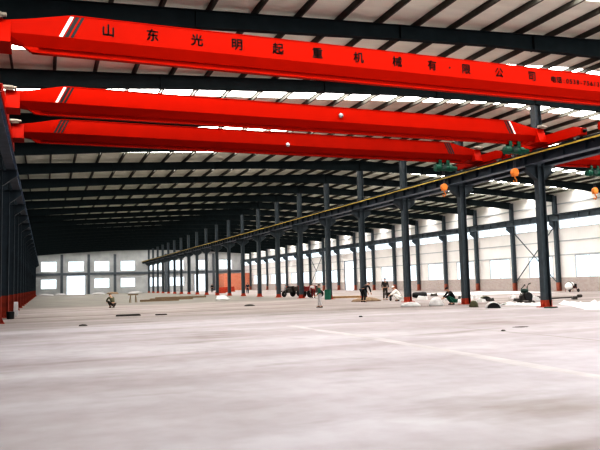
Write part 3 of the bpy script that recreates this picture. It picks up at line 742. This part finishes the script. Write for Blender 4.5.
# white arched covers
def arch(label, loc, rz, r, l, m):
    b = MB(); n = 12; rings = []
    for y in (-l/2,-l/6,l/6,l/2):
        w = 1+.06*math.sin(y*9)
        out = [(r*w*math.cos(math.pi*i/n), y, r*.85*w*math.sin(math.pi*i/n)) for i in range(n+1)]
        inn = [(x*.9,y,z*.88) for x, _, z in out[::-1]]
        rings.append(out+inn)
    b.loft(rings); o = b.build('arched_cover', m, loc=loc, smooth=True); o.rotation_euler = (0,0,rz)
    b = MB(); b.prism([(r*.93*math.cos(math.pi*i/n), r*.8*math.sin(math.pi*i/n)) for i in range(n+1)], 'y', -l/2+.05, -l/2+.12)  # added black panel paints the shade of the hollow
    q = b.build('mouth_shade', M['black'], o); q['label'] = 'black panel standing in for shade inside the open mouth'
    return tag(o, label, 'cover')
arch('white arched plastic cover with a dark open mouth on the floor', (21.85,29.1,0), R(-30), .36, .8, M['sheet'])
arch('greenish arched cover behind the white arched cover', (28.6,38.9,0), R(-25), .36, .7, M['colive'])
# plastic sheeting by the first column, and a stand-in for sunlit floor
def sheet(label, quad, h, m, seed, nx=14, ny=8):
    rnd = random.Random(seed); b = MB(); vs = []; fs = []
    A, B_, C_, D_ = [Vector((x,y,0)) for x, y in quad]
    for j in range(ny+1):
        for i in range(nx+1):
            u, v = i/nx, j/ny; p = (A*(1-u)+B_*u)*(1-v)+(D_*(1-u)+C_*u)*v
            edge = min(i, nx-i, j, ny-j)
            z = .006 + (h*rnd.random()**2 if edge else 0)
            jit = .12
            vs.append((p.x+rnd.uniform(-jit,jit), p.y+rnd.uniform(-jit,jit), z))
    for j in range(ny):
        for i in range(nx): a = j*(nx+1)+i; fs.append((a,a+1,a+nx+2,a+nx+1))
    b.add(vs, fs); o = b.build('floor_sheet', m, smooth=True); return tag(o, label, 'sheet')
sheet('crumpled white plastic sheeting spread on the floor past the nearest middle column', [(23.4,24.2),(25.4,22.0),(31.5,29.5),(27.5,30.8)], .22, M['sheet'], 1)
sheet('long crumpled white plastic sheet on the floor between two middle columns', [(24.9,28.9),(26.2,30.1),(25.6,33.0),(23.9,31.6)], .16, M['sheet'], 2)
sheet('flat white sheet standing in for sunlit floor far out in the windowed bay', [(36.0,53.0),(46.5,51.5),(49.0,62.0),(38.0,66.0)], .08, M['sheet'], 4)  # added sheet, its white paints the window light on the floor
b = MB(); b.prism([(-.32,0),(.32,0),(.30,.05),(-.28,.06)],'y',-.2,.2); o = b.build('floor_board', M['dgreen'], loc=(23.55,26.75,0)); o.rotation_euler = (0,0,R(20)); tag(o, 'dark green board in front of the nearest middle column foot', 'board')
b = MB(); b.tube([(-1.9,0,.055),(1.9,0,.055)], .055, 10); b.lathe([(.055,1.5),(.11,1.52),(.11,1.9),(.055,1.92)],(0,0,.11),'x',12)
o = b.build('steel_pipe', M['engine'], loc=(34.2,37.3,0)); o.rotation_euler = (0,0,R(15)); tag(o, 'long dark pipe lying on the floor past the white sheeting', 'pipe')
# things at the dark side columns
b = MB(); b.lathe([(.17,0),(.19,.02),(.2,.3),(.21,.32),(.2,.33),(.2,.40),(.02,.40)],(0,0,0),'z',20)
tag(b.build('bucket', M['black'], loc=(-1.72,39.6,0)), 'black bucket beside the feet of the dark side columns', 'bucket')
t = thing('paper_sack', 'pale pinkish sack standing beside the black bucket', 'sack', (-1.58,43.0,0))
t.scale = (.6,.8,1.2)
b = MB(); b.loft([[(-.2,-.13,0),(.2,-.13,0),(.2,.13,0),(-.2,.13,0)],[(-.22,-.15,.3),(.22,-.15,.3),(.22,.15,.3),(-.22,.15,.3)],[(-.2,-.08,.62),(.2,-.08,.62),(.2,.08,.62),(-.2,.08,.62)],[(-.2,-.02,.72),(.2,-.02,.72),(.2,.02,.72),(-.2,.02,.72)]]); b.build('sack_body', M['cgrey'], t, smooth=False, bevel=.03)
# trestle and timbers near the crouching person
t = thing('timber_trestle', 'brown timber trestle behind the crouching person on open floor', 'trestle', (8.2,68.,0), R(8))
for s in (-1,1):
    b = MB(); b.tube([(s*.3,-.3,.02),(s*.25,0,.75),(s*.3,.3,.02)], .04, 6); b.build('leg', M['beam'], t)
b = MB(); b.box(-.5,.5,-.06,.06,.74,.86); b.build('top_beam', M['beam'], t)
for i, (x, y, l, r) in enumerate(((11.2,70.5,2.0,3),(13.4,76,2.4,-3),(16.0,84,3.2,2))):
    b = MB(); b.box(-l,l,-.15,.15,0,.2); o = b.build('timber_beam', M['beam'], loc=(x,y,0)); o.rotation_euler = (0,0,R(r))
    tag(o, 'brown timber beam lying across the grey ground under the cranes, %s from the camera' % ORD[i], 'timber', 'timber beams on grey ground')
for i, (x, y, rx) in enumerate(((.3,162,1.6),(3.4,163,1.3),(11.5,160,1.5),(15.0,164,1.4),(19.5,158,1.6))):
    mound('sand_heap', M['cgrey'] if i != 3 else M['soil'], (x,y,0), rx,.8,.42, 'pale heap at the foot of the far gable wall, %s from the dark side wall' % ORD[i], 'heap', 30+i)['group'] = 'heaps at the gable wall'
for i, (x, y) in enumerate(((29.6,118),(33.2,128),(36.6,137))):
    b = MB()
    b.box(-.9,.9,-.5,.5,.0,.12); b.prism([(-.8,.12),(.8,.12),(.7,1.1),(-.6,1.0)],'y',-.42,.42)
    tag(b.build('brick_pallet', M['redlead'], loc=(x,y,0)), 'reddish stack of bricks on a pallet before the far doorway, %s from the camera' % ORD[i], 'brick pallet', 'far brick pallets')

for grp, m, lab, pts in (('pale rubble blocks', 'sheet', 'small pale rubble block scattered on the floor of the windowed bay', ((26.5,36.5),(28.9,41.5),(30.5,36.2),(32.0,44.5),(31.8,38.2),(27.4,45.2),(32.6,41.0),(27.0,41.0),(25.9,38.4))),
                         ('dark rubble blocks', 'engine', 'small dark rubble block scattered on the floor of the windowed bay', ((27.9,37.4),(30.2,44.0),(33.4,39.0),(31.0,46.8),(29.0,36.0),(33.6,53.4),(32.8,35.0)))):
    b = MB(); b.loft([[(-.28,-.16,0),(.3,-.18,0),(.27,.17,0),(-.25,.19,0)],[(-.24,-.13,.22),(.22,-.15,.28),(.24,.12,.2),(-.2,.15,.26)]]); p = b.build('rubble_block', M[m]); tag(p, lab, 'rubble', grp)
    for i, (x, y) in enumerate(pts):
        o = p if i == 0 else p.copy()
        if i: COL.objects.link(o)
        q = .7+.5*random.random(); o.location = (x,y,0); o.rotation_euler = (0,0,random.random()*3); o.scale = (q*1.3,q,q)

# ------------------------------------------------------------------ world, camera
w = bpy.data.worlds.new('overcast sky'); scene.world = w; w.use_nodes = True
N = w.node_tree.nodes; bg = N['Background']; bg.inputs[0].default_value = (.86,.93,1.0,1); bg.inputs[1].default_value = 1.7
cam = bpy.data.cameras.new('camera'); co = bpy.data.objects.new('camera', cam); COL.objects.link(co); scene.camera = co
f, yaw, pitch, roll, h = 665.89, .3669, .0860, -.0254, 1.578
cam.sensor_fit = 'HORIZONTAL'; cam.sensor_width = 36; cam.lens = f*36/600; cam.clip_end = 600
F = Vector((math.sin(yaw)*math.cos(pitch), math.cos(yaw)*math.cos(pitch), math.sin(pitch)))
R0 = Vector((math.cos(yaw),-math.sin(yaw),0)); U0 = R0.cross(F)
Rv = R0*math.cos(roll)+U0*math.sin(roll); Uv = -R0*math.sin(roll)+U0*math.cos(roll)
m = Matrix((Rv,Uv,-F)).transposed().to_4x4(); m.translation = (0,0,h); co.matrix_world = m
scene.view_settings.view_transform = 'Standard'; scene.view_settings.look = 'High Contrast'; scene.view_settings.exposure = 0; scene.view_settings.gamma = 1
scene.cycles.max_bounces = 6; scene.cycles.diffuse_bounces = 4; scene.cycles.transparent_max_bounces = 12
scene.cycles.use_denoising = True
